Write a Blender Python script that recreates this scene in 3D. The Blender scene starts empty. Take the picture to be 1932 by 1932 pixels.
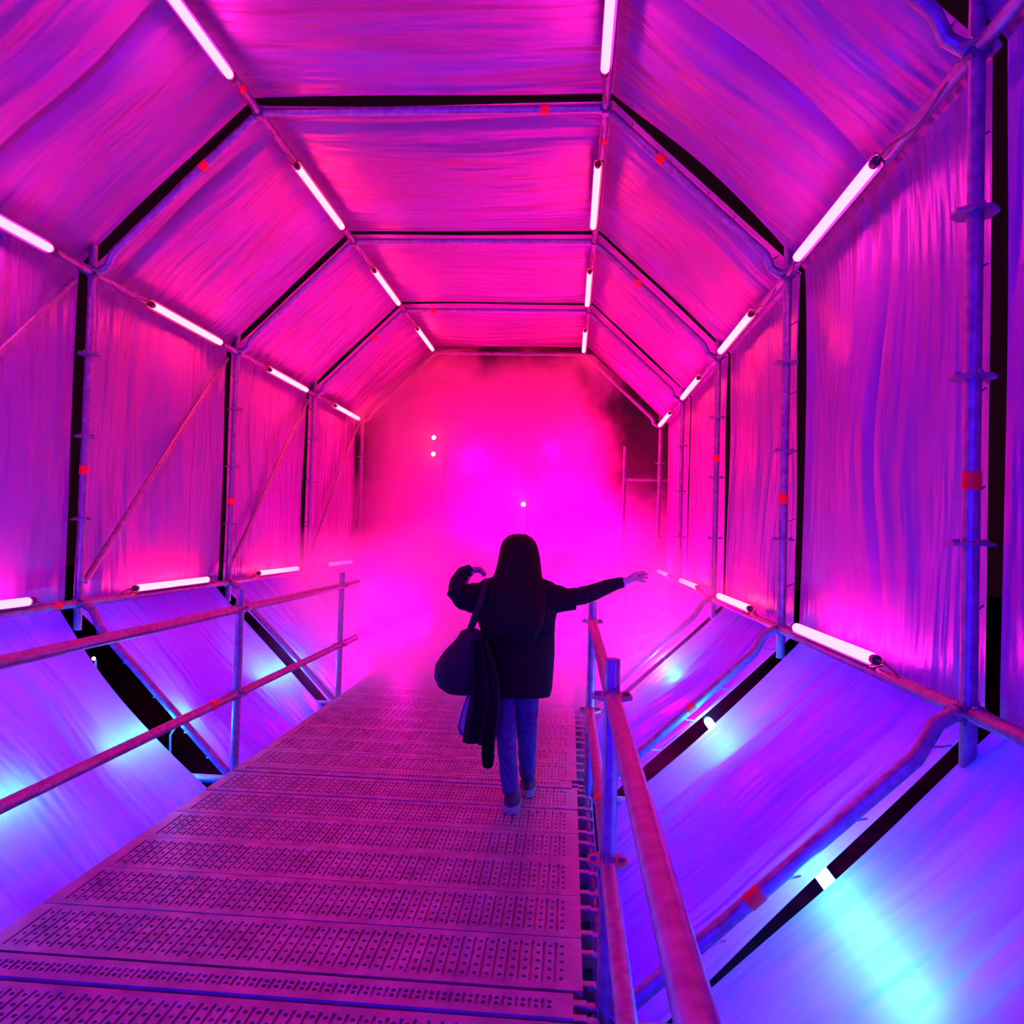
import bpy, bmesh, math, random
from mathutils import Vector, Matrix, noise
random.seed(7)
C = bpy.context.scene.collection
SC = bpy.context.scene
PI = math.pi

# ------------------------------------------------------------------ camera
cam_d = bpy.data.cameras.new('camera'); cam = bpy.data.objects.new('camera', cam_d); C.objects.link(cam)
SC.camera = cam
YAW, PIT, ROL = 0.0743, 0.0273, 0.0289
F = Vector((-math.sin(YAW)*math.cos(PIT), math.cos(YAW)*math.cos(PIT), math.sin(PIT)))
R0 = Vector((math.cos(YAW), math.sin(YAW), 0)); U0 = R0.cross(F)
R1 = R0*math.cos(ROL)+U0*math.sin(ROL); U1 = -R0*math.sin(ROL)+U0*math.cos(ROL)
M = Matrix((( R1.x, U1.x, -F.x), (R1.y, U1.y, -F.y), (R1.z, U1.z, -F.z))).to_4x4()
M.translation = Vector((0, 0, 1.4))
cam.matrix_world = M
cam_d.sensor_fit = 'HORIZONTAL'; cam_d.sensor_width = 36; cam_d.lens = 36*1478/1932
cam_d.clip_start = 0.05; cam_d.clip_end = 200

# ------------------------------------------------------------------ world, exposure, sampling
w = bpy.data.worlds.new('night'); SC.world = w; w.use_nodes = True
w.node_tree.nodes['Background'].inputs[0].default_value = (0.010, 0.001, 0.006, 1)
w.node_tree.nodes['Background'].inputs[1].default_value = 1.0
SC.view_settings.view_transform = 'Standard'; SC.view_settings.look = 'None'
SC.view_settings.gamma = 1; SC.view_settings.use_curve_mapping = False
SC.view_settings.exposure = 0.0
cy = SC.cycles
cy.use_denoising = True
cy.max_bounces = 5; cy.diffuse_bounces = 3; cy.glossy_bounces = 2; cy.transmission_bounces = 4
cy.volume_bounces = 1; cy.transparent_max_bounces = 6
cy.volume_step_rate = 1.5; cy.volume_max_steps = 20
cy.sample_clamp_indirect = 6.0
cy.caustics_reflective = False; cy.caustics_refractive = False
cy.use_adaptive_sampling = True; cy.adaptive_threshold = 0.15; cy.adaptive_min_samples = 16

def lamp(name, kind, loc, col, power, **kw):
    d = bpy.data.lights.new(name, kind); d.color = col; d.energy = power
    aim = kw.pop('aim', None)
    for k, v in kw.items(): setattr(d, k, v)
    o = bpy.data.objects.new(name, d); C.objects.link(o); o.location = loc
    if aim is not None:
        o.rotation_euler = (Vector(aim)-Vector(loc)).to_track_quat('-Z', 'Y').to_euler()
    return o
# blue floodlights at the mouth of the tunnel, behind the photographer
lamp('flood_light', 'SPOT', (-1.2, -1.6, 1.0), (0, 0.002, 1), 850, spot_size=2.0, spot_blend=0.8, shadow_soft_size=0.15, aim=(0.4, 4, 1.1))
lamp('flood_light', 'SPOT', (0.3, -1.6, 2.2), (0.12, 0.002, 1), 90, spot_size=2.2, spot_blend=0.8, shadow_soft_size=0.2, aim=(-1.5, 5, 1.8))
# stage lights beyond the exit, shining back into the smoke
lamp('stage_light', 'SPOT', (-1.3, 14.0, 0.4), (1, 0.0, 0.3), 30000, spot_size=1.5, spot_blend=0.7, shadow_soft_size=0.2, aim=(-0.9, 9.0, 1.6))
lamp('stage_light', 'SPOT', (-0.2, 14.0, 0.3), (1, 0.0, 0.6), 36000, spot_size=1.4, spot_blend=0.7, shadow_soft_size=0.2, aim=(-0.6, 8.0, 0.8))

# unseen magenta fill lights added inside the smoke to brighten the low bank
for x_, y_, p_ in ((-1.75, 8.4, 420), (0.0, 8.2, 420), (-0.9, 9.8, 500), (0.55, 7.2, 120)):
    lamp('smoke_light', 'POINT', (x_, y_, 0.45), (1, 0.0, 0.55), p_*1.25, shadow_soft_size=0.06)
lamp('smoke_light', 'POINT', (-1.5, 12.0, 2.5), (1, 0, 0.12), 1100, shadow_soft_size=0.1)  # further added fill that makes the tall cloud at the exit glow
lamp('smoke_light', 'POINT', (-0.7, 11.8, 1.3), (1, 0, 0.5), 1800, shadow_soft_size=0.1)
lamp('smoke_light', 'POINT', (-0.3, 11.9, 2.7), (1, 0, 0.08), 900, shadow_soft_size=0.1)
lamp('smoke_light', 'POINT', (0.5, 11.2, 0.9), (1, 0, 0.5), 250, shadow_soft_size=0.1)
# unseen blue fill spots added outside and below to turn the sloping sheets bluer
for sx_, xx_ in ((-1, -3.6), (1, 1.85)):
    for k_ in range(-1, 4):
        y_ = 1.6+k_*2.07
        lamp('blue_floodlight', 'SPOT', (xx_, y_, -1.0), (0, 0.003, 1), (460, 460, 420, 280, 180)[k_+1], spot_size=2.1, spot_blend=0.9, shadow_soft_size=0.04, aim=(-2.5 if sx_ < 0 else 0.75, y_, 0.4))

# ------------------------------------------------------------------ material helpers
def mat(name, col, rough=0.5, metal=0.0, spec=0.5):
    m = bpy.data.materials.new(name); m.use_nodes = True
    b = m.node_tree.nodes['Principled BSDF']
    b.inputs['Base Color'].default_value = (*col, 1); b.inputs['Roughness'].default_value = rough
    b.inputs['Metallic'].default_value = metal; b.inputs['Specular IOR Level'].default_value = spec
    return m
def nt(m): return m.node_tree, m.node_tree.nodes, m.node_tree.links, m.node_tree.nodes['Principled BSDF']
def worn(m, scale, c1, c2, bump=0.15, stretch=None, coords='Object'):
    t, n, l, b = nt(m)
    tc = n.new('ShaderNodeTexCoord'); mp = n.new('ShaderNodeMapping')
    if stretch: mp.inputs['Scale'].default_value = stretch
    nz = n.new('ShaderNodeTexNoise'); nz.inputs['Scale'].default_value = scale; nz.inputs['Detail'].default_value = 4
    cr = n.new('ShaderNodeValToRGB')
    cr.color_ramp.elements[0].position = 0.35; cr.color_ramp.elements[0].color = (*c1, 1)
    cr.color_ramp.elements[1].position = 0.7; cr.color_ramp.elements[1].color = (*c2, 1)
    l.new(tc.outputs[coords], mp.inputs[0]); l.new(mp.outputs[0], nz.inputs[0])
    l.new(nz.outputs[0], cr.inputs[0]); l.new(cr.outputs[0], b.inputs['Base Color'])
    if bump:
        bp = n.new('ShaderNodeBump'); bp.inputs['Strength'].default_value = bump; bp.inputs['Distance'].default_value = 0.01
        l.new(nz.outputs[0], bp.inputs['Height']); l.new(bp.outputs[0], b.inputs['Normal'])
    return m
def emit(name, col, strength):
    m = bpy.data.materials.new(name); m.use_nodes = True
    n = m.node_tree.nodes; n.clear()
    e = n.new('ShaderNodeEmission'); o = n.new('ShaderNodeOutputMaterial')
    e.inputs[0].default_value = (*col, 1); e.inputs[1].default_value = strength
    m.node_tree.links.new(e.outputs[0], o.inputs[0]); return m

def make_fabric():
    m = bpy.data.materials.new('white_sheeting'); m.use_nodes = True
    t, n, l, b = nt(m)
    out = n['Material Output']
    tc = n.new('ShaderNodeTexCoord')
    def nz(sc, stretch, det=3):
        mp = n.new('ShaderNodeMapping'); mp.inputs['Scale'].default_value = stretch
        z = n.new('ShaderNodeTexNoise'); z.inputs['Scale'].default_value = sc; z.inputs['Detail'].default_value = det
        l.new(tc.outputs['UV'], mp.inputs[0]); l.new(mp.outputs[0], z.inputs[0]); return z
    a = nz(3.2, (1.6, 0.22, 1), 2); c = nz(9, (2.0, 0.3, 1), 1); fine = nz(90, (1, 1, 1), 2)
    ad = n.new('ShaderNodeMath'); ad.operation = 'MULTIPLY_ADD'; ad.inputs[1].default_value = 0.16
    l.new(c.outputs[0], ad.inputs[0]); l.new(a.outputs[0], ad.inputs[2])
    a2 = n.new('ShaderNodeMath'); a2.operation = 'MULTIPLY_ADD'; a2.inputs[1].default_value = 0.008
    l.new(fine.outputs[0], a2.inputs[0]); l.new(ad.outputs[0], a2.inputs[2])
    bp = n.new('ShaderNodeBump'); bp.inputs['Strength'].default_value = 1.0; bp.inputs['Distance'].default_value = 0.09
    l.new(a2.outputs[0], bp.inputs['Height'])
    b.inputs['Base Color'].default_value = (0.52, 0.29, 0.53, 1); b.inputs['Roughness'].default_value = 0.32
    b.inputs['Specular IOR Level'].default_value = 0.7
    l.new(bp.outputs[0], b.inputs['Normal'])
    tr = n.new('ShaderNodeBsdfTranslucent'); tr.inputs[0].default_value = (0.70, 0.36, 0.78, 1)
    l.new(bp.outputs[0], tr.inputs['Normal'])
    mx = n.new('ShaderNodeMixShader'); mx.inputs[0].default_value = 0.35
    l.new(b.outputs[0], mx.inputs[1]); l.new(tr.outputs[0], mx.inputs[2]); l.new(mx.outputs[0], out.inputs[0])
    return m
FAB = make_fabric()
STEEL = worn(mat('galvanised_steel', (0.55, 0.55, 0.57), 0.42, 0.55), 30, (0.24, 0.24, 0.27), (0.40, 0.40, 0.43), 0.12)
PLANK = worn(mat('plank_steel', (0.4, 0.4, 0.4), 0.5, 0.35), 9, (0.26, 0.24, 0.26), (0.42, 0.40, 0.42), 0.1)
DARKSTEEL = mat('clamp_steel', (0.28, 0.28, 0.30), 0.45, 0.6)
TAPE = mat('red_tape', (0.95, 0.03, 0.015), 0.6)
CABLE = mat('cable_rubber', (0.16, 0.07, 0.08), 0.6)
CAPM = mat('lamp_cap_plastic', (0.06, 0.05, 0.05), 0.5)
ROPE = mat('tie_cord', (0.35, 0.33, 0.35), 0.8)
GROUND = worn(mat('asphalt', (0.03, 0.03, 0.03), 1.0, 0, 0.0), 4, (0.008, 0.008, 0.009), (0.02, 0.018, 0.02), 0.2)
CLOTH = worn(mat('black_cloth', (0.014, 0.011, 0.016), 0.9, 0, 0.15), 40, (0.006, 0.004, 0.006), (0.012, 0.009, 0.012), 0.3)
KNIT = worn(mat('dark_knit', (0.02, 0.014, 0.02), 0.95, 0, 0.1), 70, (0.012, 0.008, 0.013), (0.028, 0.02, 0.03), 0.8)
HAIR = worn(mat('dark_hair', (0.02, 0.008, 0.006), 0.6, 0, 0.12), 30, (0.006, 0.003, 0.003), (0.014, 0.006, 0.005), 0.3, (8, 8, 0.5))
DENIM = worn(mat('blue_denim', (0.05, 0.07, 0.16), 0.85, 0, 0.2), 50, (0.035, 0.05, 0.13), (0.07, 0.10, 0.22), 0.3)
SKIN = mat('skin', (0.55, 0.34, 0.27), 0.5)
SHOE = mat('dark_canvas', (0.03, 0.03, 0.05), 0.8)
SOLE = mat('white_rubber', (0.22, 0.22, 0.26), 0.6)
BAGM = worn(mat('black_bag_nylon', (0.014, 0.012, 0.02), 0.7, 0, 0.25), 20, (0.010, 0.008, 0.014), (0.02, 0.017, 0.028), 0.3)
PLASTIC = mat('thin_lilac_plastic', (0.30, 0.24, 0.45), 0.35); PLASTIC.node_tree.nodes['Principled BSDF'].inputs['Transmission Weight'].default_value = 0.3
BAND = mat('wrist_band', (0.5, 0.45, 0.8), 0.5)
WHITE = mat('eye_white', (0.7, 0.7, 0.7), 0.3); LIP = mat('lip', (0.45, 0.16, 0.15), 0.5)

# ------------------------------------------------------------------ object helpers
def link(name, me, m, parent=None, smooth=True):
    o = bpy.data.objects.new(name, me); C.objects.link(o)
    if m and not me.materials: me.materials.append(m)
    if smooth: me.polygons.foreach_set('use_smooth', [True]*len(me.polygons))
    if parent: o.parent = parent
    return o
def bm_obj(name, bm, m, parent=None, smooth=True):
    me = bpy.data.meshes.new(name); bmesh.ops.recalc_face_normals(bm, faces=bm.faces); bm.to_mesh(me); bm.free()
    o = link(name, me, m, parent, smooth)
    if smooth:
        try: me.set_sharp_from_angle(angle=math.radians(40))
        except Exception: pass
    return o
def thing(name, label, cat, loc=(0, 0, 0), group=None, kind=None):
    o = bpy.data.objects.new(name, None); C.objects.link(o); o.location = loc; o.empty_display_size = 0.1
    if label: o['label'] = label
    if cat: o['category'] = cat
    if group: o['group'] = group
    if kind: o['kind'] = kind
    return o
def tag(o, label, cat, group=None, kind=None):
    o['label'] = label; o['category'] = cat
    if group: o['group'] = group
    if kind: o['kind'] = kind
    return o
def frame_of(d):
    d = d.normalized(); a = Vector((0, 0, 1)) if abs(d.z) < 0.9 else Vector((1, 0, 0))
    u = d.cross(a).normalized(); return u, d.cross(u).normalized()
def add_tube(bm, pts, r, seg=12, cap=True, rr=None):
    pts = [Vector(p) for p in pts]; rings = []
    for i, p in enumerate(pts):
        d = (pts[min(i+1, len(pts)-1)]-pts[max(i-1, 0)])
        if i == 0: u, v = frame_of(d)
        else:
            dn = d.normalized(); u = (u-dn*u.dot(dn)).normalized(); v = dn.cross(u)
        q = rr[i] if rr else r
        if not isinstance(q, (tuple, list)): q = (q, q)
        rings.append([bm.verts.new(p+u*math.cos(2*PI*k/seg)*q[0]+v*math.sin(2*PI*k/seg)*q[1]) for k in range(seg)])
    for a, b in zip(rings, rings[1:]):
        for k in range(seg): bm.faces.new((a[k], a[(k+1) % seg], b[(k+1) % seg], b[k]))
    if cap:
        bm.faces.new(rings[0][::-1]); bm.faces.new(rings[-1])
def add_box(bm, c, s, rot=None):
    vs = []
    for x in (-1, 1):
        for y in (-1, 1):
            for z in (-1, 1):
                p = Vector((x*s[0]/2, y*s[1]/2, z*s[2]/2))
                if rot: p = rot @ p
                vs.append(bm.verts.new(p+Vector(c)))
    for f in ((0, 1, 3, 2), (4, 6, 7, 5), (0, 4, 5, 1), (2, 3, 7, 6), (0, 2, 6, 4), (1, 5, 7, 3)): bm.faces.new([vs[i] for i in f])
def tube(name, pts, r, m, parent=None, seg=14, rr=None):
    bm = bmesh.new(); add_tube(bm, pts, r, seg, True, rr); return bm_obj(name, bm, m, parent)
def loft(name, rings, m, parent=None, seg=24, wob=0.0, grooves=0, seed=0):
    """rings: (x, y, z, rx, ry) horizontal ellipses joined top to bottom."""
    bm = bmesh.new(); rs = []
    for i, (x, y, z, rx, ry) in enumerate(rings):
        ring = []
        for k in range(seg):
            a = 2*PI*k/seg
            g = 1+wob*noise.noise(Vector((math.cos(a)*1.6+seed, math.sin(a)*1.6, z*7)))
            if grooves: g += 0.02*math.sin(a*grooves+z*6)
            ring.append(bm.verts.new((x+math.cos(a)*rx*g, y+math.sin(a)*ry*g, z)))
        rs.append(ring)
    for a, b in zip(rs, rs[1:]):
        for k in range(seg): bm.faces.new((a[k], a[(k+1) % seg], b[(k+1) % seg], b[k]))
    bm.faces.new(rs[0]); bm.faces.new(rs[-1][::-1])
    return bm_obj(name, bm, m, parent)

# ------------------------------------------------------------------ measurements of the tunnel (metres, deck top at z = 0)
XL, XR, XTL, XTR = -2.923, 1.193, -1.925, 0.142
ZT, ZU, ZL, ZB = 3.878, 2.907, 0.907, -0.09
BAY, Y0 = 2.069, 2.433
def RY(k): return Y0+BAY*k
V = {'TL': (XTL, ZT), 'TR': (XTR, ZT), 'UL': (XL, ZU), 'UR': (XR, ZU), 'LL': (XL, ZL), 'LR': (XR, ZL), 'BL': (XTL, ZB), 'BR': (XTR, ZB)}
TR_ = 0.0242
RIBS = range(0, 5)

# rosette and clamp meshes, shared
bm = bmesh.new(); N = 16
def disc(bm, z, r, h):
    top = [bm.verts.new((math.cos(2*PI*k/N)*r*(1.0 if k % 2 else 0.93), math.sin(2*PI*k/N)*r*(1.0 if k % 2 else 0.93), z+h)) for k in range(N)]
    bot = [bm.verts.new((v.co.x, v.co.y, z-h)) for v in top]
    bm.faces.new(top); bm.faces.new(bot[::-1])
    for k in range(N): bm.faces.new((top[k], bot[k], bot[(k+1) % N], top[(k+1) % N]))
disc(bm, 0, 0.066, 0.005)
for k in range(4):
    a = PI/2*k; add_box(bm, (math.cos(a)*0.043, math.sin(a)*0.043, 0.006), (0.020, 0.010, 0.018), Matrix.Rotation(a, 3, 'Z'))
me_ros = bpy.data.meshes.new('rosette'); bm.to_mesh(me_ros); bm.free(); me_ros.materials.append(DARKSTEEL)
def rosette(p, parent, loc=(0, 0, 0)):
    o = bpy.data.objects.new('rosette', me_ros); C.objects.link(o); o.parent = parent; o.location = Vector(p)-Vector(loc); return o
def tape(a, b, t, parent, r=TR_+0.0025, w=0.055):
    a, b = Vector(a), Vector(b); d = (b-a).normalized(); c = a.lerp(b, t)
    return tube('tape_band', [c-d*w/2, c+d*w/2], r, TAPE, parent, 12)
def clamp(p, parent, s=0.07):
    bm = bmesh.new(); add_box(bm, p, (s, s*0.9, s)); bmesh.ops.bevel(bm, geom=bm.edges[:], offset=0.012, segments=2, affect='EDGES')
    add_tube(bm, [Vector(p)+Vector((0, -s*0.62, -0.02)), Vector(p)+Vector((0, -s*0.62, 0.03))], 0.011, 8)
    return bm_obj('clamp', bm, DARKSTEEL, parent)

# ------------------------------------------------------------------ arches
ARCH = ['thick scaffold arch closest to the photographer, only its blue lit post side in frame',
        'first scaffold arch seen whole, with a dark slit above its crossbar',
        'second whole scaffold arch, standing just before the smoke',
        'third whole scaffold arch, its lower part veiled in pink smoke',
        'last scaffold arch at the open end of the tunnel, its top bar against the dark']
TAPES = {('UR', 'LR'): {0: .655, 1: .635, 2: .42}, ('UL', 'LL'): {1: .60, 2: .65}, ('TL', 'TR'): {1: .83, 3: .16},
         ('TL', 'UL'): {1: .33, 3: .32}, ('TR', 'UR'): {1: .31, 2: .36}, ('LR', 'BR'): {0: .58, 1: .46}}
for k in RIBS:
    y = RY(k)
    t = thing('scaffold_arch', ARCH[k], 'scaffold', (0, y, 0), 'scaffold arches of the tunnel')
    P = lambda n, dx=0, dz=0: Vector((V[n][0]+dx, 0, V[n][1]+dz))
    for s, (a, b) in ((-1, ('UL', 'LL')), (1, ('UR', 'LR'))):
        pst = tube('post', [P(a, 0, 0.16), P(b, 0, -0.16)], TR_, STEEL, t, 16)
        for q in range(5): rosette((V[a][0], 0, ZL+0.5*q), pst)
        if k in TAPES[(a, b)]: tape(P(a), P(b), TAPES[(a, b)][k], pst)
    cb = tube('crossbar', [P('TL', 0.03), P('TR', -0.03)], TR_, STEEL, t, 16)
    if k in TAPES[('TL', 'TR')]: tape(P('TL'), P('TR'), TAPES[('TL', 'TR')][k], cb)
    for a, b, s in (('TL', 'UL', -1), ('TR', 'UR', 1), ('LL', 'BL', -1), ('LR', 'BR', 1)):
        A, B = P(a), P(b)
        up = a[0] == 'T'
        # the sloping tube turns into a short level stub where it meets the post
        if up: pts = [A+Vector((s*0.03, 0, -0.03)), A.lerp(B, 0.88), B+Vector((-s*0.09, 0, 0.035)), B+Vector((-s*0.03, 0, 0.0))]
        else: pts = [A+Vector((-s*0.03, 0, 0.0)), A+Vector((-s*0.09, 0, -0.035)), A.lerp(B, 0.14), B+Vector((s*0.03, 0, 0.03))]
        d = tube('sloping_tube', pts, TR_, STEEL, t, 16)
        if k in TAPES.get((a, b), {}): tape(A, B, TAPES[(a, b)][k], d)
    for a in ('TL', 'TR', 'UL', 'UR', 'LL', 'LR', 'BL', 'BR'): clamp(P(a), t)
    tube('crossbar', [Vector((XTL-0.36, 0, ZB)), Vector((XTR+0.36, 0, ZB))], TR_, STEEL, t, 12)

# ------------------------------------------------------------------ ledgers along the corners
LEDG = {'TL': 'long steel tube along the left top corner of the ceiling, carrying pink lamps',
        'TR': 'long steel tube along the right top corner of the ceiling, almost upright in view',
        'UL': 'long steel tube where the left wall meets the sloping ceiling',
        'UR': 'long steel tube where the right wall meets the sloping ceiling',
        'LL': 'long steel tube along the foot of the left wall, above the blue slope',
        'LR': 'long steel tube along the foot of the right wall, above the blue slope'}
for n, lab in LEDG.items():
    x, z = V[n]
    t = thing('scaffold_ledger', lab, 'scaffold tube', (x, Y0, z), 'scaffold tubes running along the tunnel')
    for k in range(-1, 4):
        tb = tube('tube', [(0, BAY*k+0.035, 0), (0, BAY*(k+1)-0.035, 0)], TR_, STEEL, t)
        if n in ('TL',) and k == 0: tape((0, BAY*k, 0), (0, BAY*(k+1), 0), .87, tb)
        if n == 'TR' and k in (1, 2): tape((0, BAY*k, 0), (0, BAY*(k+1), 0), .17, tb)
        if n == 'LL' and k == 0: tape((0, BAY*k, 0), (0, BAY*(k+1), 0), .90, tb)

# braces on the left wall
for k, wh in ((0, 'cut by the photo edge, in the nearest left wall panel'), (1, 'in the left wall panel after the first whole arch'), (2, 'in the left wall panel after the second whole arch'), (3, 'faint in the last left wall panel by the smoke')):
    x = XL-0.045
    o = tube('scaffold_brace', [(x, RY(k)+0.12, ZL+0.12), (x, RY(k+1)-0.10, ZU-0.08)], 0.019, STEEL)
    tag(o, 'slanting thin tube, '+wh, 'brace', 'braces across the left wall')

# ------------------------------------------------------------------ fabric panels
OFF = 0.10
T22 = math.tan(PI/8)*OFF
VO = {'TL': (XTL-T22, ZT+OFF), 'TR': (XTR+T22, ZT+OFF), 'UL': (XL-OFF, ZU+T22), 'UR': (XR+OFF, ZU+T22),
      'LL': (XL-OFF, ZL-T22), 'LR': (XR+OFF, ZL-T22), 'BL': (XTL-0.07, ZB-0.07), 'BR': (XTR+0.07, ZB-0.07)}
ceil_ = thing('ceiling', None, None, (0, 0, 0), kind='structure')
ceil_['label'] = 'wrinkled translucent white sheeting stretched over the top of the tunnel'
wl = thing('wall_left', None, None, kind='structure'); wl['label'] = 'left side of translucent sheeting, upright above and sloping in below'
wr = thing('wall_right', None, None, kind='structure'); wr['label'] = 'right side of translucent sheeting, upright above and sloping in below'
# (segment, bay) -> bulge of the near edge, bulge of the far edge (how far the hem curves away from the arch)
def bulge(seg, edge, k, s):
    m = math.sin(PI*s)
    if seg == ('TR', 'UR') and edge == 0: return -0.02
    if seg == ('TR', 'UR') and edge == 1 and k == 0: return 0.10*math.sin(PI*min(1, s*0.98))**1.2*(0.4+s)*1.0-0.01
    if seg == ('TR', 'UR') and edge == 1: return 0.05*m
    if seg == ('LR', 'BR') and edge == 1: return {(-1): -0.05+0.085*s, 0: 0.05+0.13*m}.get(k, 0.05*m)
    if seg == ('LR', 'BR') and edge == 0 and k == 0: return -0.15*s+0.02
    if seg == ('LL', 'BL') and edge == 1: return {0: 0.10*m+0.06*s, 1: 0.02*m}.get(k, 0.02)
    if seg == ('LL', 'BL') and edge == 0: return 0.02+0.05*m
    return 0.015*m
def panel(seg, k, parent, seed):
    a, b = VO[seg[0]], VO[seg[1]]
    A, B = Vector((a[0], 0, a[1])), Vector((b[0], 0, b[1])); L = (B-A).length
    cen = Vector((-0.86, 0, 1.9)); d = (B-A).normalized(); nn = Vector((-d.z, 0, d.x))
    if nn.dot((A+B)/2-cen) < 0: nn = -nn
    NU, NV = 72, 22
    y0, y1 = RY(k)+0.105, RY(k+1)+0.02
    if seg[0][0] == 'L' and seg[1][0] == 'B': y1 -= 0.04
    rnd = random.Random(seed); ph = [rnd.uniform(0, 6.28) for _ in range(6)]; am = [rnd.uniform(.5, 1) for _ in range(6)]
    wall = seg[0] in ('UL', 'UR'); low = seg[1][0] == 'B'
    bm = bmesh.new(); uvl = bm.loops.layers.uv.new('uv'); g = []
    for j in range(NV+1):
        s = j/NV; row = []
        ya = y0+bulge(seg, 0, k, s); yb = y1-bulge(seg, 1, k, s)
        for i in range(NU+1):
            u = i/NU; y = ya+(yb-ya)*u
            env = math.sin(PI*s)**0.6*(0.25+0.75*math.sin(PI*u)**0.5)
            f = 0
            for q, fr in enumerate((1.7, 3.1, 5.3, 8.7, 13.1)):
                f += am[q]*math.sin(fr*(u*6.28)*0.5+ph[q]+0.8*math.sin(s*2.4+ph[(q+2) % 6]))*(0.011 if wall else 0.009)/(1+q*0.45)
            f += 0.05*noise.noise(Vector((u*3+seed, s*1.5, seed*1.7)))
            # pleats gather at both hems of the wall sheets
            if wall: f += 0.006*math.sin(u*70+ph[0])*(abs(s-0.5)*2)**1.5*(0.4+0.6*math.sin(u*9+ph[1])**2)
            cr = {(('TR', 'UR'), 0): (.48, .06), (('TL', 'UL'), 0): (.53, .06), (('UR', 'LR'), 0): (.44, .05), (('TL', 'TR'), 1): (.10, .05), (('TL', 'UL'), 1): (.11, .045), (('TR', 'UR'), 1): (.13, .045)}.get((seg, k))
            if cr: f += cr[1]*1.3*math.exp(-((u-cr[0]-0.02*math.sin(s*3))/0.022)**2)*(1.0 if not wall else math.sin(PI*s)**0.5)
            sag = -0.045*math.sin(PI*s)*math.sin(PI*u) if seg == ('TL', 'TR') else 0.02*math.sin(PI*s)*math.sin(PI*u)
            row.append((bm.verts.new(A.lerp(B, s)+nn*(f*env*1.7+sag)+Vector((0, y, 0))), (y+seed*3.1, s*L)))
        g.append(row)
    for j in range(NV):
        for i in range(NU):
            q = (g[j][i], g[j][i+1], g[j+1][i+1], g[j+1][i])
            fc = bm.faces.new([x[0] for x in q])
            for lp, x in zip(fc.loops, q): lp[uvl].uv = x[1]
    bm.normal_update()
    me = bpy.data.meshes.new('fabric_panel'); bm.to_mesh(me); bm.free()
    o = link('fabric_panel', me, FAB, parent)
    # cord ties across the slit to the arch at the panel's near edge
    return o
seed = 0
for k in range(-1, 4):
    for seg, par in ((('TL', 'TR'), ceil_), (('TL', 'UL'), ceil_), (('TR', 'UR'), ceil_), (('UL', 'LL'), wl), (('UR', 'LR'), wr), (('LL', 'BL'), wl), (('LR', 'BR'), wr)):
        seed += 1; pn = panel(seg, k, par, seed)
        if k >= 0 and (k < 2 or seg == ('UL', 'LL')):
            a, b = Vector((VO[seg[0]][0], 0, VO[seg[0]][1])), Vector((VO[seg[1]][0], 0, VO[seg[1]][1]))
            a2, b2 = Vector((V[seg[0]][0], 0, V[seg[0]][1])), Vector((V[seg[1]][0], 0, V[seg[1]][1]))
            rnd = random.Random(seed)
            for q in range(5):
                s = (q+0.6+rnd.uniform(-.2, .2))/5.3
                p = a.lerp(b, s)+Vector((0, RY(k)+0.12, 0)); r = a2.lerp(b2, min(1, s+0.02))+Vector((0, RY(k), 0))
                rope = tube('tie_cord', [p, p.lerp(r, .5)+Vector((0, 0, -0.004)), r], 0.0035, ROPE, pn, 6)

# ------------------------------------------------------------------ lamps
E_NEAR = emit('magenta_tube_light', (1.0, 0.015, 0.40), 50)
E_FAR = emit('pink_tube_light', (1.0, 0.0135, 0.05), 60)
def capsule(bm, L, r, seg=10):
    prof = [(0, 0.0), (0.004, r*0.7), (0.014, r), (L-0.014, r), (L-0.004, r*0.7), (L, 0)]
    rings = []
    for yy, q in prof:
        if q == 0: rings.append([bm.verts.new((0, yy, 0))])
        else: rings.append([bm.verts.new((math.cos(2*PI*k/seg)*q, yy, math.sin(2*PI*k/seg)*q)) for k in range(seg)])
    for a, b in zip(rings, rings[1:]):
        for k in range(seg):
            k2 = (k+1) % seg
            if len(a) == 1: bm.faces.new((a[0], b[k2], b[k]))
            elif len(b) == 1: bm.faces.new((a[k], a[k2], b[0]))
            else: bm.faces.new((a[k], a[k2], b[k2], b[k]))
LT = 1.04
def tube_mesh(name, m, L=LT, r=0.023):
    bm = bmesh.new(); capsule(bm, L, r); bmesh.ops.recalc_face_normals(bm, faces=bm.faces)
    me = bpy.data.meshes.new(name); bm.to_mesh(me); bm.free(); me.materials.append(m); return me
ME_NEAR, ME_FAR = tube_mesh('glowing_tube_near', E_NEAR), tube_mesh('glowing_tube', E_FAR)
bm = bmesh.new(); add_tube(bm, [(0, -0.035, 0), (0, 0.0, 0)], 0.02, 10); me_cap = bpy.data.meshes.new('end_cap'); bm.to_mesh(me_cap); bm.free(); me_cap.materials.append(CAPM)
CORN = {'TL': 'left top corner', 'TR': 'right top corner', 'UL': 'top of the left wall', 'UR': 'top of the right wall', 'LL': 'foot of the left wall', 'LR': 'foot of the right wall'}
BAYW = ['nearest of its row', 'second in its row, past the first whole arch', 'third in its row, past the second arch', 'last one']
cen = Vector((-0.86, 0, 1.9))
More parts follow.
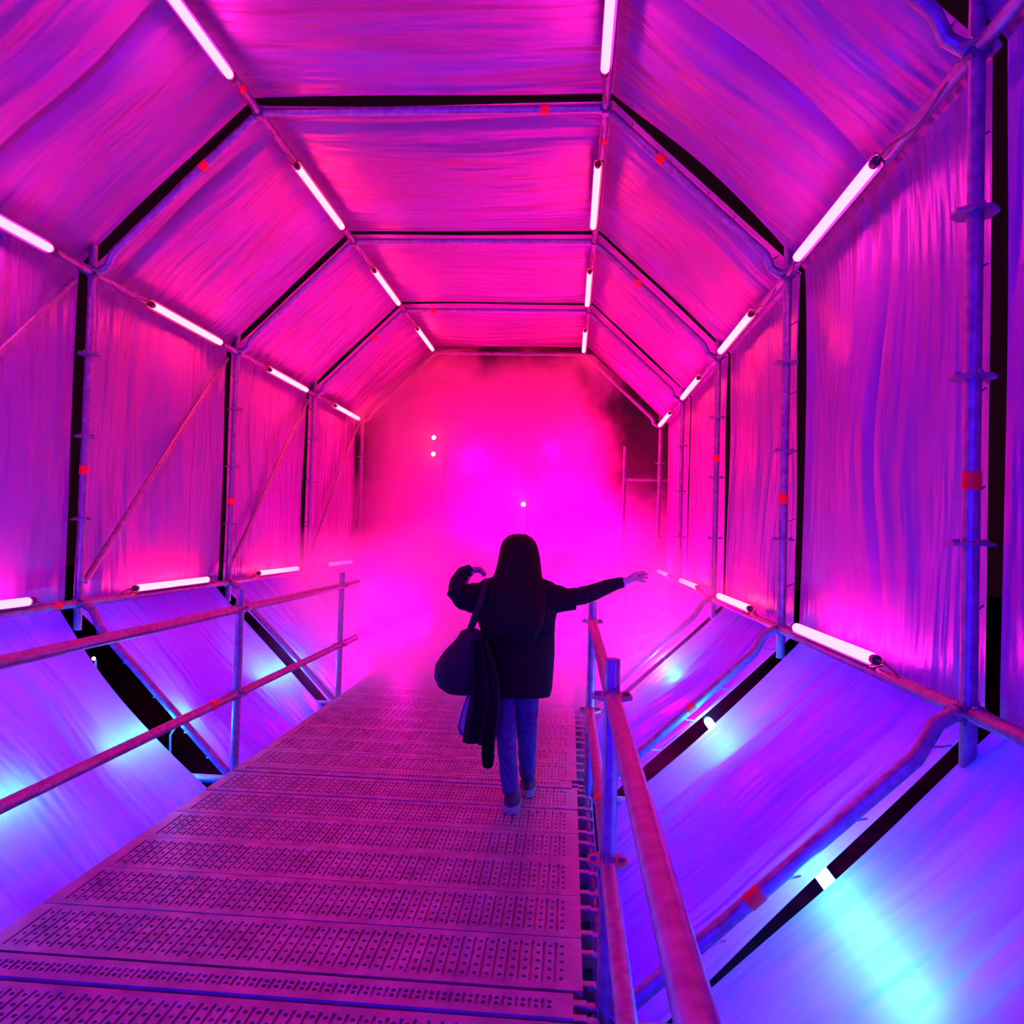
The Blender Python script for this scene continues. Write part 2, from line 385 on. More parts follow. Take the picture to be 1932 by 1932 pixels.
for n in CORN:
    x, z = V[n]
    start = 0.72 if n in ('UR', 'LR') else 0.61
    inw = (cen-Vector((x, 0, z))).normalized()*0.052
    if n[0] == 'L': inw = Vector((0.30 if n == 'LL' else -0.30, 0, 1)).normalized()*0.052
    for k in range(4):
        y = RY(k)+start+(-0.03, 0, 0.03, 0.05)[k]
        t = thing('tube_lamp', f'glowing lamp, {CORN[n]}, {BAYW[k]}', 'lamp', (x+inw.x, y, z+inw.z), 'pink tube lamps along the scaffold')
        o = bpy.data.objects.new('glowing_tube', ME_NEAR if k == 0 else ME_FAR); C.objects.link(o); o.parent = t
        for yy in (0.0, LT+0.035):
            e = bpy.data.objects.new('end_cap', me_cap); C.objects.link(e); e.parent = t; e.location = (0, yy, 0)
        # channel housing added behind the tube to keep its light off nearby sheets
        ux = Vector((inw.x, 0, inw.z)).normalized(); uz = Vector((-ux.z, 0, ux.x)); bm = bmesh.new()
        prof = [ux*-0.010+uz*0.034, ux*-0.022+uz*0.034, ux*-0.030+uz*0.020, ux*-0.030-uz*0.020, ux*-0.022-uz*0.034, ux*-0.010-uz*0.034,
                ux*-0.010-uz*0.030, ux*-0.020-uz*0.030, ux*-0.026-uz*0.018, ux*-0.026+uz*0.018, ux*-0.020+uz*0.030, ux*-0.010+uz*0.030]
        ra = [bm.verts.new(p+Vector((0, -0.02, 0))) for p in prof]; rb = [bm.verts.new(p+Vector((0, LT+0.02, 0))) for p in prof]
        for q in range(12): bm.faces.new((ra[q], ra[(q+1) % 12], rb[(q+1) % 12], rb[q]))
        bm_obj('housing', bm, CAPM, t, False)
        for yy in (0.02, LT-0.02):
            bm = bmesh.new(); add_box(bm, (-inw.x*0.55, yy, -inw.z*0.55), (0.03, 0.022, 0.03)); bm_obj('clip', bm, DARKSTEEL, t, False)
        # feed cable drooping back to the arch
        pts = [Vector((0, LT+0.03, 0))]
        ye = BAY-start
        for q in range(1, 9):
            f = q/8; pts.append(Vector((-inw.x*f, LT+0.03+(ye-LT-0.05)*f, -inw.z*f-0.03*math.sin(PI*f)+0.008*math.sin(f*12))))
        tube('cable', pts, 0.0045, CABLE, t, 6)
        pts = [Vector((0, -0.03, 0))]
        for q in range(1, 9):
            f = q/8; pts.append(Vector((-inw.x*f*0.8, -0.03-(start-0.08)*f, -inw.z*f*0.8-0.03*math.sin(PI*f)**2+0.01*math.sin(f*9))))
        tube('cable', pts, 0.0045, CABLE, t, 6)
    # the same row goes on beside and behind the photographer
    y = RY(-1)+start+0.4
    if n in ('TL', 'TR', 'UL', 'LL', 'LR', 'UR'):
        col = (1, 0.005, 0.5)
        lamp('tube_light', 'AREA', (x+inw.x*1.3, y-0.25, z+inw.z*1.3), col, 6, shape='RECTANGLE', size=0.05, size_y=1.0, aim=(cen.x, y-0.25, cen.z))

# blue tubes hidden behind the lower slopes
E_BLUE = emit('blue_tube_light', (0.007, 0.15, 1.0), 230)
ME_BLUE = tube_mesh('blue_glowing_tube', E_BLUE, 0.95, 0.024)
BL = {(1, 0): 'blue lamp behind the right lower slope, white glint in the long black slit',
      (1, 1): 'blue tube lamp behind the right lower slope at the first whole arch',
      (1, 2): 'blue tube lamp behind the right lower slope, half lost in the smoke',
      (-1, 0): 'blue tube lamp behind the left lower slope at the photo edge',
      (-1, 1): 'blue tube lamp behind the left lower slope, under the broad black slit',
      (-1, 2): 'blue tube lamp behind the left lower slope, farthest along the handrail'}
def slope_pt(side, s, out):
    a, b = (VO['LR'], VO['BR']) if side > 0 else (VO['LL'], VO['BL'])
    A, B = Vector((a[0], 0, a[1])), Vector((b[0], 0, b[1]))
    return A.lerp(B, s)+Vector((side*0.707, 0, -0.707))*out
for (side, k), lab in BL.items():
    p = slope_pt(side, 0.47 if side > 0 else 0.64, 0.09)
    y = RY(k)-(0.68 if side > 0 else (0.02 if k == 0 else 0.62))
    t = thing('blue_tube_lamp', lab, 'lamp', (p.x, y, p.z), 'blue tube lamps behind the lower slopes')
    o = bpy.data.objects.new('glowing_tube', ME_BLUE); C.objects.link(o); o.parent = t
    for yy in (0.0, 0.985):
        e = bpy.data.objects.new('end_cap', me_cap); C.objects.link(e); e.parent = t; e.location = (0, yy, 0)
    for yy in (0.06, 0.89):
        tube('bracket', [(0, yy, -0.02), (side*0.03, yy, -0.07), (side*0.02, yy, -0.30)], 0.007, DARKSTEEL, t, 6)

# ------------------------------------------------------------------ deck
floor = thing('floor', None, None, kind='structure'); floor['label'] = 'gangway of perforated steel planks laid crosswise'
def plank_mesh(W, L, holes=True):
    """top face with long slots and rows of round holes sunk into it; x across the gangway, y = plank width"""
    bm = bmesh.new(); m = 0.052; e = 0.035; dep = 0.007; P_ = 0.0395
    nper = int((L-2*m)/P_); x0 = (L-nper*P_)/2
    def quad(a, b, c, d): bm.faces.new([bm.verts.new(p) for p in (a, b, c, d)])
    def rect(xa, ya, xb, yb, z=0): quad((xa, ya, z), (xb, ya, z), (xb, yb, z), (xa, yb, z))
    rect(0, 0, x0, W); rect(L-x0, 0, L, W); rect(x0, 0, L-x0, e); rect(x0, W-e, L-x0, W)
    nh = max(2, int((W-2*e)/0.046)); ph = (W-2*e)/nh
    for i in range(nper):
        xa = x0+i*P_; s0, s1 = xa+0.003, xa+0.0125; xb = xa+P_
        ya, yb = e, W-e
        rect(xa, ya, s0, yb); rect(s1, ya, xa+0.0175, yb); rect(xb-0.0015, ya, xb, yb)
        # long slot
        quad((s0, ya, 0), (s0, ya, -dep), (s0, yb, -dep), (s0, yb, 0)); quad((s1, yb, 0), (s1, yb, -dep), (s1, ya, -dep), (s1, ya, 0))
        quad((s0, ya, 0), (s1, ya, 0), (s1, ya, -dep), (s0, ya, -dep)); quad((s0, yb, -dep), (s1, yb, -dep), (s1, yb, 0), (s0, yb, 0))
        rect(s0, ya, s1, yb, -dep)
        # holes
        ca, cb = xa+0.0175, xb-0.0015; cx = (ca+cb)/2; r = 0.0072
        for j in range(nh):
            h0, h1 = e+j*ph, e+(j+1)*ph; cyy = (h0+h1)/2
            out = [bm.verts.new(p) for p in ((ca, h0, 0), (cb, h0, 0), (cb, h1, 0), (ca, h1, 0))]
            inn = [bm.verts.new((cx+dx*r, cyy+dy*r*1.25, 0)) for dx, dy in ((-.7, -.7), (0, -1), (.7, -.7), (1, 0), (.7, .7), (0, 1), (-.7, .7), (-1, 0))]
            low = [bm.verts.new((v.co.x, v.co.y, -dep)) for v in inn]
            bm.faces.new((out[0], out[1], inn[2], inn[1], inn[0])); bm.faces.new((out[1], out[2], inn[4], inn[3], inn[2]))
            bm.faces.new((out[2], out[3], inn[6], inn[5], inn[4])); bm.faces.new((out[3], out[0], inn[0], inn[7], inn[6]))
            for q in range(8): bm.faces.new((inn[q], inn[(q+1) % 8], low[(q+1) % 8], low[q]))
            bm.faces.new(low)
    # folded sides
    h = 0.07
    quad((0, 0, 0), (0, 0, -h), (L, 0, -h), (L, 0, 0)); quad((0, W, 0), (L, W, 0), (L, W, -h), (0, W, -h))
    quad((0, 0, 0), (0, W, 0), (0, W, -h), (0, 0, -h)); quad((L, 0, 0), (L, 0, -h), (L, W, -h), (L, W, 0))
    rect(0, 0.0, L, W, -h)
    bm.normal_update()
    me = bpy.data.meshes.new('steel_plank'); bm.to_mesh(me); bm.free(); me.materials.append(PLANK); return me
DX0, DX1 = -1.888, 0.078
gap = 0.008
ME_P = plank_mesh(0.32-gap, DX1-DX0); ME_N = plank_mesh(0.122, DX1-DX0-0.03)
bm = bmesh.new()
add_box(bm, (0.02, 0, -0.035), (0.045, 0.032, 0.05)); add_box(bm, (0.05, 0, -0.022), (0.04, 0.032, 0.012)); add_box(bm, (0.072, 0, -0.045), (0.012, 0.032, 0.05))
bmesh.ops.bevel(bm, geom=bm.edges[:], offset=0.003, segments=1, affect='EDGES')
me_hook = bpy.data.meshes.new('hook'); bm.to_mesh(me_hook); bm.free(); me_hook.materials.append(STEEL)
def plank(me, x, y, W, z=0, L=DX1-DX0):
    o = bpy.data.objects.new('steel_plank', me); C.objects.link(o); o.parent = floor
    rnd = random.Random(int(y*1000)); o.location = (x, y, z+rnd.uniform(-.002, .001)); o.rotation_euler = (rnd.uniform(-.004, .004), 0, rnd.uniform(-.0012, .0012))
    for yy in (W*0.2, W*0.8):
        for sx in (1,):
            h = bpy.data.objects.new('hook', me_hook); C.objects.link(h); h.parent = o
            h.location = (L if sx else 0, yy, 0); h.rotation_euler = (0, 0, 0 if sx else PI)
for k in range(-1, 5):
    ys = RY(k)+0.022
    for i in range(6):
        y = ys+i*0.32+gap/2
        if y > -0.3: plank(ME_P, DX0, y, 0.312)
    plank(ME_N, DX0, ys+6*0.32+0.012, 0.122, 0.004, DX1-DX0-0.03)
for x in (XTL, XTR):
    for k in range(-1, 5): tube('bearer_tube', [(x, RY(k)+0.03, ZB), (x, RY(k+1)-0.03, ZB)], TR_, STEEL, floor)
bm = bmesh.new(); bmesh.ops.create_grid(bm, x_segments=4, y_segments=4, size=30, matrix=Matrix.Translation((0, 15, -1.3)))
g = bm_obj('ground', bm, GROUND); g['kind'] = 'structure'; g['label'] = 'dark ground in the night beyond the tunnel'

# ------------------------------------------------------------------ guard rails
def guard(x, ribs, y_from, y_to, label, tp):
    t = thing('guard_rail', label, 'handrail', (x, 0, 0), 'guard rails of the gangway')
    for k in ribs:
        p = tube('post', [(0, RY(k), ZB-0.1), (0, RY(k), ZB+1.115)], TR_, STEEL, t, 16)
        for q in range(3): rosette((0, RY(k), ZB+0.5*q), p)
    ks = sorted(set([-1]+list(ribs)+[max(ribs)+1]))
    for a, b in zip(ks, ks[1:]):
        for z in (ZB+1.0, ZB+0.5):
            ya, yb = max(RY(a)+0.03, y_from), min(RY(b)-0.03, y_to)
            if yb <= ya+0.05: continue
            rl = tube('rail', [(0, ya, z), (0, yb, z)], TR_, STEEL, t, 20)
            # wedge heads that grip the rosettes
            for ye, s in ((ya, 1), (yb, -1)):
                bm = bmesh.new(); add_box(bm, (0, ye+s*0.01, z), (0.036, 0.05, 0.06)); bmesh.ops.bevel(bm, geom=bm.edges[:], offset=0.008, segments=2, affect='EDGES'); bm_obj('wedge_head', bm, STEEL, rl)
            if (a, round(z, 2)) in tp: tape((0, ya, z), (0, yb, z), tp[(a, round(z, 2))], rl)
    return t
guard(XTL, [0, 1, 2], 0.42, RY(2)+0.5, 'two-bar steel guard rail on posts along the left edge of the gangway', {(0, 0.41): .86})
guard(XTR, [0, 1], 0.42, RY(1)-0.03, 'two-bar steel guard rail with blue lit posts along the right edge of the gangway', {(0, 0.41): .25})

# ------------------------------------------------------------------ far end: exit rail, lights, red signal light
t = thing('exit_rail', 'thin pink lit post and crossbar outside the tunnel exit, right of the smoke', 'railing', (0.74, 11.0, 0))
tube('post', [(0, 0, -0.6), (0, 0, 2.66)], 0.022, STEEL, t, 10)
tube('crossbar', [(0, 0, 2.2), (0.62, 0, 2.2)], 0.024, STEEL, t, 10)
tube('post', [(0.62, 0, -0.6), (0.62, 0, 2.3)], 0.022, STEEL, t, 10)
E_FLOOD = emit('floodlight_glow', (1, 0.5, 1), 12)
def flood(x, y, zs, label, r=0.03):
    t = thing('floodlight_mast', label, 'floodlight', (x, y, -1.3))
    tube('mast', [(0, 0.9, 0), (0, 0.9, max(zs)+1.45)], 0.03, DARKSTEEL, t, 10)
    for z in zs:
        bm = bmesh.new(); add_tube(bm, [(0, 0.08, z+1.3), (0, 0.0, z+1.3), (0, -0.05, z+1.3)], 0, 12, True, [0.04, r*1.3, r*1.5]); h = bm_obj('lamp_housing', bm, DARKSTEEL, t)
        bm = bmesh.new(); bmesh.ops.create_uvsphere(bm, u_segments=12, v_segments=8, radius=r, matrix=Matrix.Translation((0, -0.045, z+1.3)) @ Matrix.Diagonal((1, 0.5, 1, 1)))
        bm_obj('bulb', bm, E_FLOOD, h)
        tube('arm', [(0, 0.07, z+1.3), (0, 0.9, z+1.3)], 0.012, DARKSTEEL, h, 6)
YF = 10.3
flood(-1.83, YF, (2.64, 2.42), 'pair of small white lights, one above the other, glowing through the smoke')
flood(-0.616, YF, (1.785,), 'single small white light glowing in the smoke above the person')
bm = bmesh.new(); bmesh.ops.create_uvsphere(bm, u_segments=10, v_segments=6, radius=0.012)
t = thing('signal_lamp', 'tiny red signal light in the black slit behind the left handrail', 'lamp', (-2.885, 4.62, 0.56))
bm_obj('bulb', bm, emit('red_signal_glow', (1, 0.12, 0.1), 12), t)
tube('stem', [(0, 0.02, -0.01), (0, 0.05, -1.8)], 0.008, DARKSTEEL, t, 6)

# ------------------------------------------------------------------ person
PX, PY = -0.262, 4.10
pr = thing('person', 'person seen from behind in oversized dark jacket and jeans, one arm stretched out', 'person', (0, 0, 0))
def skin_body():
    me = bpy.data.meshes.new('body'); vs = []; es = []; rad = []
    def v(p, r, prev=None):
        vs.append(p); rad.append(r); i = len(vs)-1
        if prev is not None: es.append((prev, i))
        return i
    pel = v((PX, 4.11, 0.66), 0.085)
    sp = v((PX, 4.11, 0.80), 0.082, pel); ch = v((PX, 4.11, 0.98), 0.10, sp); nb = v((PX, 4.11, 1.10), 0.06, ch)
    nk = v((PX, 4.115, 1.165), 0.036, nb); hb = v((PX, 4.12, 1.225), 0.062, nk); hd = v((PX, 4.125, 1.29), 0.076, hb); ht = v((PX, 4.12, 1.335), 0.055, hd)
    ns = v((PX, 4.205, 1.262), 0.012, hd)                      # nose, facing away from the camera
    # right arm of the picture, stretched out
    s = v((-0.11, 4.11, 1.10), 0.042, nb); e = v((0.06, 4.11, 1.085), 0.032, s); w_ = v((0.285, 4.11, 1.163), 0.018, e)
    pm = v((0.335, 4.11, 1.184), 0.019, w_)
    tips = (((0.352, 4.105, 1.205), (0.372, 4.10, 1.218), (0.398, 4.095, 1.221)), ((0.365, 4.11, 1.196), (0.39, 4.108, 1.207), (0.412, 4.106, 1.210)),
            ((0.366, 4.113, 1.186), (0.393, 4.113, 1.190), (0.417, 4.113, 1.190)), ((0.362, 4.118, 1.175), (0.385, 4.12, 1.172), (0.404, 4.122, 1.168)))
    for tp in tips:
        pv = pm
        for p, r in zip(tp, (0.0085, 0.0078, 0.0062)): pv = v(p, r, pv)
    pv = w_
    for p, r in zip(((0.315, 4.09, 1.187), (0.332, 4.08, 1.207), (0.35, 4.078, 1.216)), (0.011, 0.0085, 0.007)): pv = v(p, r, pv)
    # other arm, bent, hand up at the shoulder strap
    s = v((-0.415, 4.11, 1.10), 0.042, nb); e = v((-0.575, 4.06, 1.05), 0.033, s); w_ = v((-0.53, 4.13, 1.19), 0.02, e)
    pm = v((-0.49, 4.14, 1.208), 0.02, w_)
    for j, tp in enumerate((((-0.462, 4.125, 1.21), (-0.437, 4.105, 1.183)), ((-0.460, 4.138, 1.205), (-0.434, 4.12, 1.178)), ((-0.461, 4.15, 1.198), (-0.437, 4.135, 1.172)), ((-0.466, 4.162, 1.19), (-0.446, 4.15, 1.166)))):
        pv = pm
        for p, r in zip(tp, (0.0085, 0.007)): pv = v(p, r, pv)
    pv = w_
    for p, r in zip(((-0.52, 4.115, 1.185), (-0.495, 4.10, 1.187)), (0.010, 0.008)): pv = v(p, r, pv)
    # legs
    for hx, kn, an, to in ((-0.325, (-0.298, 4.06, 0.335), (-0.262, 3.98, 0.075), (-0.255, 4.08, 0.03)), (-0.20, (-0.198, 4.17, 0.325), (-0.192, 4.25, 0.08), (-0.19, 4.34, 0.03))):
        h = v((hx, 4.11, 0.60), 0.066, pel); kk = v(kn, 0.042, h); cf = v(tuple(Vector(kn).lerp(Vector(an), 0.4)), 0.040, kk); a_ = v(an, 0.024, cf); v(to, 0.020, a_)
    me.from_pydata(vs, es, [])
    o = bpy.data.objects.new('body', me); C.objects.link(o); me.materials.append(SKIN); o.parent = pr
    md = o.modifiers.new('skin', 'SKIN'); md.use_smooth_shade = True
    sv = me.skin_vertices[0].data
    for i, r in enumerate(rad): sv[i].radius = (r, r); sv[i].use_root = (i == 0)
    sb = o.modifiers.new('sub', 'SUBSURF'); sb.levels = 2; sb.render_levels = 2
    return o
body = skin_body()
for sx in (-1, 1):
    bm = bmesh.new(); bmesh.ops.create_uvsphere(bm, u_segments=10, v_segments=8, radius=0.011, matrix=Matrix.Translation((PX+sx*0.03, 4.187, 1.283))); bm_obj('eye', bm, WHITE, pr)
    bm = bmesh.new(); bmesh.ops.create_uvsphere(bm, u_segments=10, v_segments=8, radius=0.02, matrix=Matrix.Translation((PX+sx*0.078, 4.13, 1.272)) @ Matrix.Diagonal((0.4, 0.7, 1, 1))); bm_obj('ear', bm, SKIN, pr)
bm = bmesh.new(); bmesh.ops.create_uvsphere(bm, u_segments=10, v_segments=6, radius=0.018, matrix=Matrix.Translation((PX, 4.182, 1.228)) @ Matrix.Diagonal((1, 0.4, 0.3, 1))); bm_obj('mouth', bm, LIP, pr)
# hair: cap over the skull running into a long fall down the back
hr = [(PX, 4.10, 1.400, .004, .004), (PX, 4.10, 1.397, .035, .035), (PX, 4.10, 1.385, .062, .060), (PX, 4.10, 1.36, .086, .082), (PX, 4.095, 1.33, .099, .092), (PX, 4.09, 1.29, .106, .088),
      (PX, 4.075, 1.25, .111, .078), (PX, 4.06, 1.21, .116, .066), (PX-.002, 4.045, 1.175, .126, .058), (PX-.002, 4.03, 1.14, .142, .052), (PX, 4.015, 1.09, .148, .045), (PX+.005, 4.0, 1.0, .140, .038), (PX+.005, 3.99, .92, .125, .032), (PX+.005, 3.985, .86, .10, .022), (PX+.005, 3.985, .835, .07, .01)]
loft('hair', hr, HAIR, pr, 48, 0.05, 17, 2)
# oversized jacket
jk = [(PX, 4.10, 1.175, .055, .05), (PX, 4.10, 1.170, .125, .07), (PX-.002, 4.10, 1.152, .185, .085), (PX-.002, 4.10, 1.125, .216, .10), (PX-.005, 4.10, 1.06, .222, .115), (PX-.012, 4.10, 1.0, .216, .12),
      (PX-.012, 4.10, .95, .205, .12), (PX-.002, 4.10, .88, .193, .12), (PX+.004, 4.10, .78, .190, .122), (PX+.006, 4.10, .68, .188, .124), (PX+.005, 4.10, .60, .182, .124), (PX+.002, 4.10, .563, .176, .122), (PX+.002, 4.10, .56, .16, .11)]
jo = loft('jacket', jk, CLOTH, pr, 36, 0.06, 0, 5)
def sleeve(name, pts, rr, m, wob=0.10, parent=pr, seg=18, sub=4, sd=0):
    P_ = []; Q = []
    for i in range(len(pts)-1):
        for j in range(sub):
            f = j/sub; P_.append(Vector(pts[i]).lerp(Vector(pts[i+1]), f)); Q.append(rr[i]+(rr[i+1]-rr[i])*f)
    P_.append(Vector(pts[-1])); Q.append(rr[-1])
    Q = [q*(1+wob*noise.noise(Vector((i*0.9, sd, 3.1)))) for i, q in enumerate(Q)]
    return tube(name, P_, 0, m, parent, seg, Q)
sleeve('jacket_sleeve', [(-0.17, 4.10, 1.075), (-0.09, 4.10, 1.068), (0.0, 4.10, 1.062), (0.042, 4.10, 1.065)], [.09, .083, .058, .052], CLOTH)
sleeve('jacket_sleeve', [(-0.38, 4.10, 1.06), (-0.47, 4.085, 1.055), (-0.545, 4.065, 1.062), (-0.568, 4.06, 1.078)], [.09, .085, .066, .055], CLOTH, sd=3)
sleeve('knit_sleeve', [(0.0, 4.11, 1.075), (0.06, 4.11, 1.082), (0.13, 4.11, 1.105), (0.20, 4.11, 1.136), (0.25, 4.11, 1.155), (0.285, 4.11, 1.162)], [.047, .047, .044, .038, .031, .027], KNIT, 0.16, sd=5)
sleeve('knit_sleeve', [(-0.545, 4.06, 1.05), (-0.582, 4.06, 1.085), (-0.578, 4.09, 1.135), (-0.555, 4.115, 1.182), (-0.515, 4.133, 1.203)], [.05, .046, .043, .038, .028], KNIT, 0.14, sd=8)
# wristband with a loose end
tube('wristband', [(0.286, 4.11, 1.163), (0.300, 4.11, 1.169)], 0.0245, BAND, pr, 14)
tube('band_end', [(0.295, 4.085, 1.15), (0.297, 4.085, 1.11), (0.303, 4.087, 1.072)], 0.003, BAND, pr, 6)
# jeans
def jeans():
    me = bpy.data.meshes.new('jeans'); vs = [(PX, 4.11, 0.70), (PX, 4.11, 0.63)]; es = [(0, 1)]; rad = [(.115, .09), (.11, .09)]
    for hx, kn, an in ((-0.325, (-0.298, 4.06, 0.335), (-0.262, 3.985, 0.07)), (-0.205, (-0.198, 4.17, 0.325), (-0.192, 4.25, 0.075))):
        i = len(vs); vs += [(hx, 4.11, 0.575), tuple(Vector((hx, 4.11, 0.575)).lerp(Vector(kn), .5)), kn, tuple(Vector(kn).lerp(Vector(an), .5)), an]
        rad += [(.076, .08), (.062, .066), (.053, .055), (.049, .05), (.044, .046)]
        es += [(1, i), (i, i+1), (i+1, i+2), (i+2, i+3), (i+3, i+4)]
    me.from_pydata(vs, es, []); me.materials.append(DENIM)
    o = bpy.data.objects.new('jeans', me); C.objects.link(o); o.parent = pr
    md = o.modifiers.new('skin', 'SKIN'); md.use_smooth_shade = True
    for i, r in enumerate(rad): me.skin_vertices[0].data[i].radius = r; me.skin_vertices[0].data[i].use_root = (i == 0)
    s = o.modifiers.new('sub', 'SUBSURF'); s.levels = 2; s.render_levels = 2
    tx = bpy.data.textures.new('crease', 'CLOUDS'); tx.noise_scale = 0.05
    d = o.modifiers.new('crease', 'DISPLACE'); d.texture = tx; d.strength = 0.012; d.mid_level = 0.5
jeans()
for x, y, lift in ((-0.258, 3.955, 0.006), (-0.19, 4.225, 0.006)):
    sh = loft('shoe', [(x, y+.045, lift+.115, .030, .036), (x, y+.048, lift+.085, .034, .045), (x, y+.07, lift+.055, .039, .085), (x, y+.085, lift+.03, .042, .112), (x, y+.085, lift+.022, .042, .114)], SHOE, pr, 20)
    loft('sole', [(x, y+.085, lift+.03, .046, .120), (x, y+.085, lift+.02, .048, .122), (x, y+.085, lift-.004, .045, .118)], SOLE, sh, 20)
# things she carries
bg = thing('shoulder_bag', 'bulging black shoulder bag hanging at the person\'s left hip', 'bag', (-0.55, 3.98, 0.57))
def L2(rs): return [(x+0.55, y-3.98, z-0.57, a, b) for x, y, z, a, b in rs]
loft('bag_body', L2([(-.485, 4.0, .905, .03, .03), (-.488, 4.0, .895, .052, .05), (-.50, 3.99, .85, .068, .06), (-.525, 3.98, .79, .095, .07), (-.545, 3.98, .72, .118, .078), (-.552, 3.98, .655, .120, .078), (-.545, 3.98, .61, .105, .07), (-.53, 3.98, .58, .075, .05), (-.52, 3.98, .572, .03, .02)]), BAGM, bg, 28, 0.08, 0, 9)
tube('strap', [Vector(p)-Vector((-.55, 3.98, .57)) for p in ((-.50, 3.97, .88), (-.47, 3.955, .97), (-.44, 3.97, 1.06), (-.425, 4.03, 1.145), (-.425, 4.1, 1.155), (-.43, 4.19, 1.10), (-.47, 4.17, .98), (-.50, 4.03, .89))], 0, BAGM, bg, 8, [(0.004, 0.016)]*8)
ct = thing('draped_coat', 'dark coat hanging over the bag, one sleeve dangling by the knee', 'coat', (-0.44, 3.93, 0.23))
def slab(name, cols, m, parent, th=0.03, org=(-0.44, 3.93, 0.23), sd=0):
    """cols: (z, x_left, x_right, y) rows of a hanging cloth with folds, closed and thick"""
    bm = bmesh.new(); n = 18; rows = []
    for z, xa, xb, y in cols:
        fr, bk = [], []
        for i in range(n+1):
            u = i/n; x = xa+(xb-xa)*u; e = math.sin(PI*u)**0.4 if 0 < u < 1 else 0
            f = 0.012*math.sin(u*17+sd+z*3)+0.008*math.sin(u*31+sd)
            fr.append(bm.verts.new((x-org[0], y-th*e*0.5+f*e-org[1], z-org[2]))); bk.append(bm.verts.new((x-org[0], y+th*(0.1+e*0.5)+f*e-org[1], z-org[2])))
        rows.append(fr+bk[::-1])
    N2 = len(rows[0])
    for a, b in zip(rows, rows[1:]):
        for k in range(N2): bm.faces.new((a[k], a[(k+1) % N2], b[(k+1) % N2], b[k]))
    bm.faces.new(rows[0]); bm.faces.new(rows[-1][::-1])
    return bm_obj(name, bm, m, parent)
slab('coat_body', [(.86, -.47, -.40, 3.93), (.78, -.475, -.36, 3.92), (.66, -.475, -.33, 3.92), (.56, -.475, -.325, 3.925), (.46, -.495, -.33, 3.93), (.39, -.505, -.34, 3.93), (.345, -.508, -.345, 3.935)], CLOTH, ct, 0.05)
slab('coat_sleeve', [(.45, -.415, -.345, 3.935), (.36, -.413, -.345, 3.935), (.28, -.410, -.346, 3.935), (.24, -.405, -.350, 3.935), (.228, -.395, -.358, 3.935)], CLOTH, ct, 0.05, sd=2)
pb = thing('plastic_bag', 'thin lilac plastic bag peeping out from behind the draped coat', 'bag', (-0.50, 3.98, 0.37))
slab('bag_film', [(.64, -.48, -.44, 3.985), (.56, -.505, -.44, 3.985), (.48, -.532, -.44, 3.985), (.41, -.545, -.44, 3.985), (.375, -.53, -.45, 3.985), (.362, -.505, -.46, 3.985)], PLASTIC, pb, 0.05, (-0.50, 3.98, 0.37), 4)

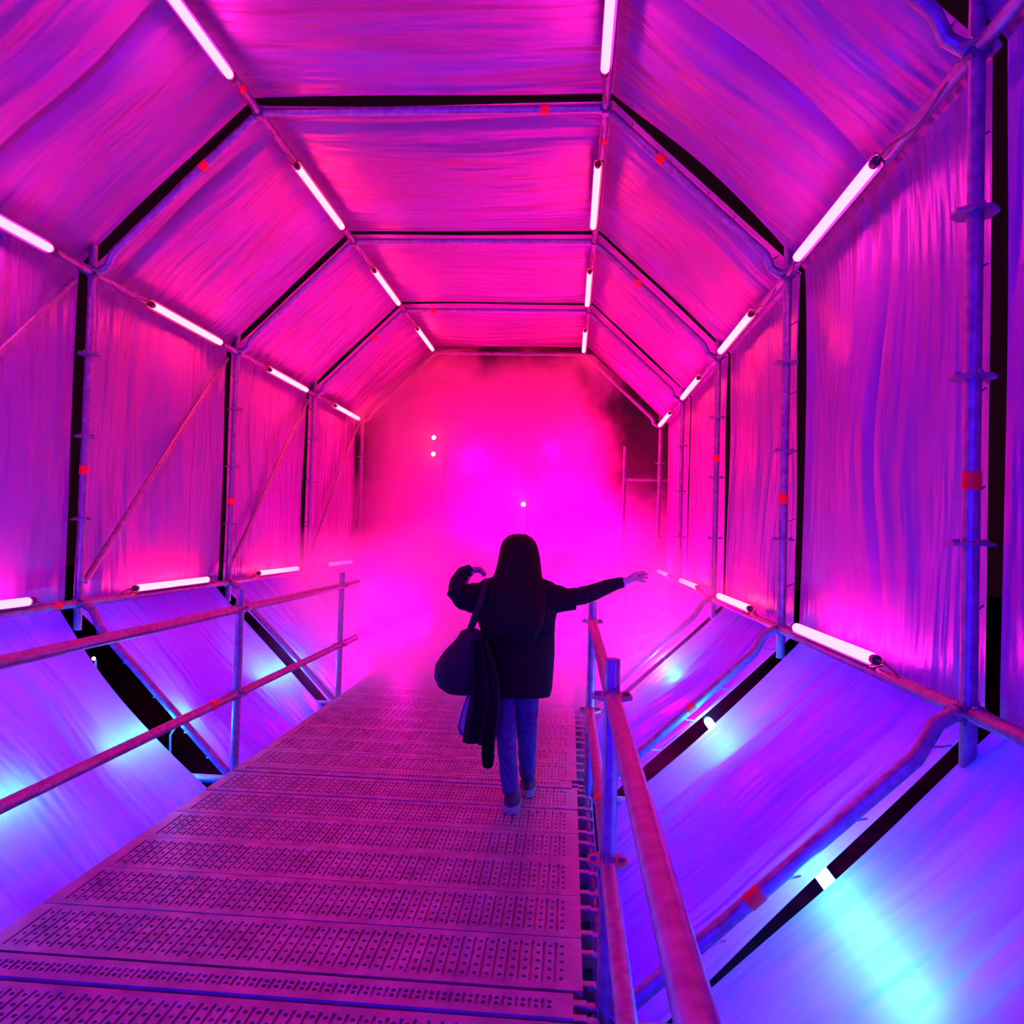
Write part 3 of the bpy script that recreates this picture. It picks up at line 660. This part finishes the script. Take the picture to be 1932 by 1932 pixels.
# ------------------------------------------------------------------ smoke
def smoke():
    # lumpy closed body: a low bank on the gangway that rises to a tall cloud at the exit
    secs = [(4.7, .5), (5.2, 1.15), (6.2, 1.45), (8.0, 1.75), (9.2, 2.3), (9.7, 3.4), (10.2, 3.8), (10.6, 3.9), (11.5, 4.6), (13.3, 4.4)]
    bm = bmesh.new(); rings = []
    for q, (y, tp) in enumerate(secs):
        sh = min(tp, ZU); out = 0.5 if y > 11 else 0.04; wv = 0.06*math.sin(q*1.7)
        pts = [(XL-out, min(ZL, sh*0.9)), (XTL, ZB), (XTR, ZB), (XR+out, min(ZL, sh*0.9)), (XR+out, sh), (XTR+0.1, tp+wv), (-0.9, tp-wv), (XTL-0.1, tp+wv*0.5), (XL-out, sh)]
        rings.append([bm.verts.new((x, y+0.05*math.sin(x*3+q), z)) for x, z in pts])
    n = 9
    for a, b in zip(rings, rings[1:]):
        for k in range(n): bm.faces.new((a[k], a[(k+1) % n], b[(k+1) % n], b[k]))
    bm.faces.new(rings[0]); bm.faces.new(rings[-1][::-1])
    m = bpy.data.materials.new('stage_smoke'); m.use_nodes = True
    nt_, n, l = m.node_tree, m.node_tree.nodes, m.node_tree.links; n.clear()
    out = n.new('ShaderNodeOutputMaterial'); vs = n.new('ShaderNodeVolumeScatter'); l.new(vs.outputs[0], out.inputs['Volume'])
    vs.inputs['Color'].default_value = (1, 1, 1, 1); vs.inputs['Anisotropy'].default_value = 0.25
    tc = n.new('ShaderNodeTexCoord'); sp = n.new('ShaderNodeSeparateXYZ'); l.new(tc.outputs['Object'], sp.inputs[0])
    nz = n.new('ShaderNodeTexNoise'); nz.inputs['Scale'].default_value = 1.1; nz.inputs['Detail'].default_value = 3.5; nz.inputs['Roughness'].default_value = 0.6; nz.inputs['Distortion'].default_value = 0.5
    l.new(tc.outputs['Object'], nz.inputs[0])
    def val(x): v = n.new('ShaderNodeValue'); v.outputs[0].default_value = x; return v.outputs[0]
    def ma(op, a, b=None, c=None):
        q = n.new('ShaderNodeMath'); q.operation = op
        for i, s in enumerate((a, b, c)):
            if s is None: continue
            if isinstance(s, (int, float)): q.inputs[i].default_value = s
            else: l.new(s, q.inputs[i])
        return q.outputs[0]
    def ramp(v, a, b):
        q = n.new('ShaderNodeMapRange'); q.interpolation_type = 'SMOOTHSTEP'; q.inputs['From Min'].default_value = a; q.inputs['From Max'].default_value = b
        l.new(v, q.inputs['Value']); return q.outputs[0]
    X, Y, Z = sp.outputs; N_ = ma('MULTIPLY_ADD', nz.outputs[0], 3.0, -1.5)     # about -.8 .. .8
    # low bank: top surface rises gently away from the camera, front edge nearer on the right
    yy = ma('MULTIPLY_ADD', X, 0.45, Y); yy = ma('MULTIPLY_ADD', N_, 0.9, yy)
    side = ma('MULTIPLY', ramp(ma('MULTIPLY', X, -1.0), -1.1, -0.35), ramp(X, -2.9, -2.2)); side = ma('MULTIPLY_ADD', side, 0.86, 0.14)
    low = ma('MULTIPLY', ramp(yy, 4.9, 7.3), ramp(ma('SUBTRACT', ma('MULTIPLY_ADD', N_, 0.45, ma('MULTIPLY_ADD', Y, 0.06, 0.85)), Z), -0.12, 0.45))
    low = ma('MULTIPLY', low, side)
    # tall cloud at and beyond the exit, open towards the upper right
    hx = ma('MULTIPLY', ramp(ma('MULTIPLY_ADD', N_, 0.9, ma('SUBTRACT', 0.02, X)), -0.6, 0.35), ramp(ma('MULTIPLY_ADD', N_, 0.4, X), -3.0, -2.3))
    high = ma('MULTIPLY', ma('MULTIPLY', ramp(ma('MULTIPLY_ADD', N_, 0.5, Y), 9.4, 10.7), ramp(ma('SUBTRACT', ma('MULTIPLY_ADD', N_, 1.0, 3.8), Z), -0.25, 0.5)), hx)
    right = ma('MULTIPLY', ramp(Y, 10.3, 11.3), ramp(ma('SUBTRACT', ma('MULTIPLY_ADD', N_, 0.8, 1.9), Z), -0.2, 0.6))
    veil = ma('MULTIPLY', ramp(Y, 10.2, 11.2), ma('MULTIPLY', ramp(N_, -0.5, 0.7), 0.035))
    tot = ma('MAXIMUM', ma('MAXIMUM', low, high), ma('MAXIMUM', right, veil))
    l.new(ma('MULTIPLY', tot, 1.9), vs.inputs['Density'])
    o = bm_obj('smoke', bm, m)
    tag(o, 'thick magenta stage smoke filling the far end of the tunnel', 'smoke', kind='stuff')
    return o
smoke()
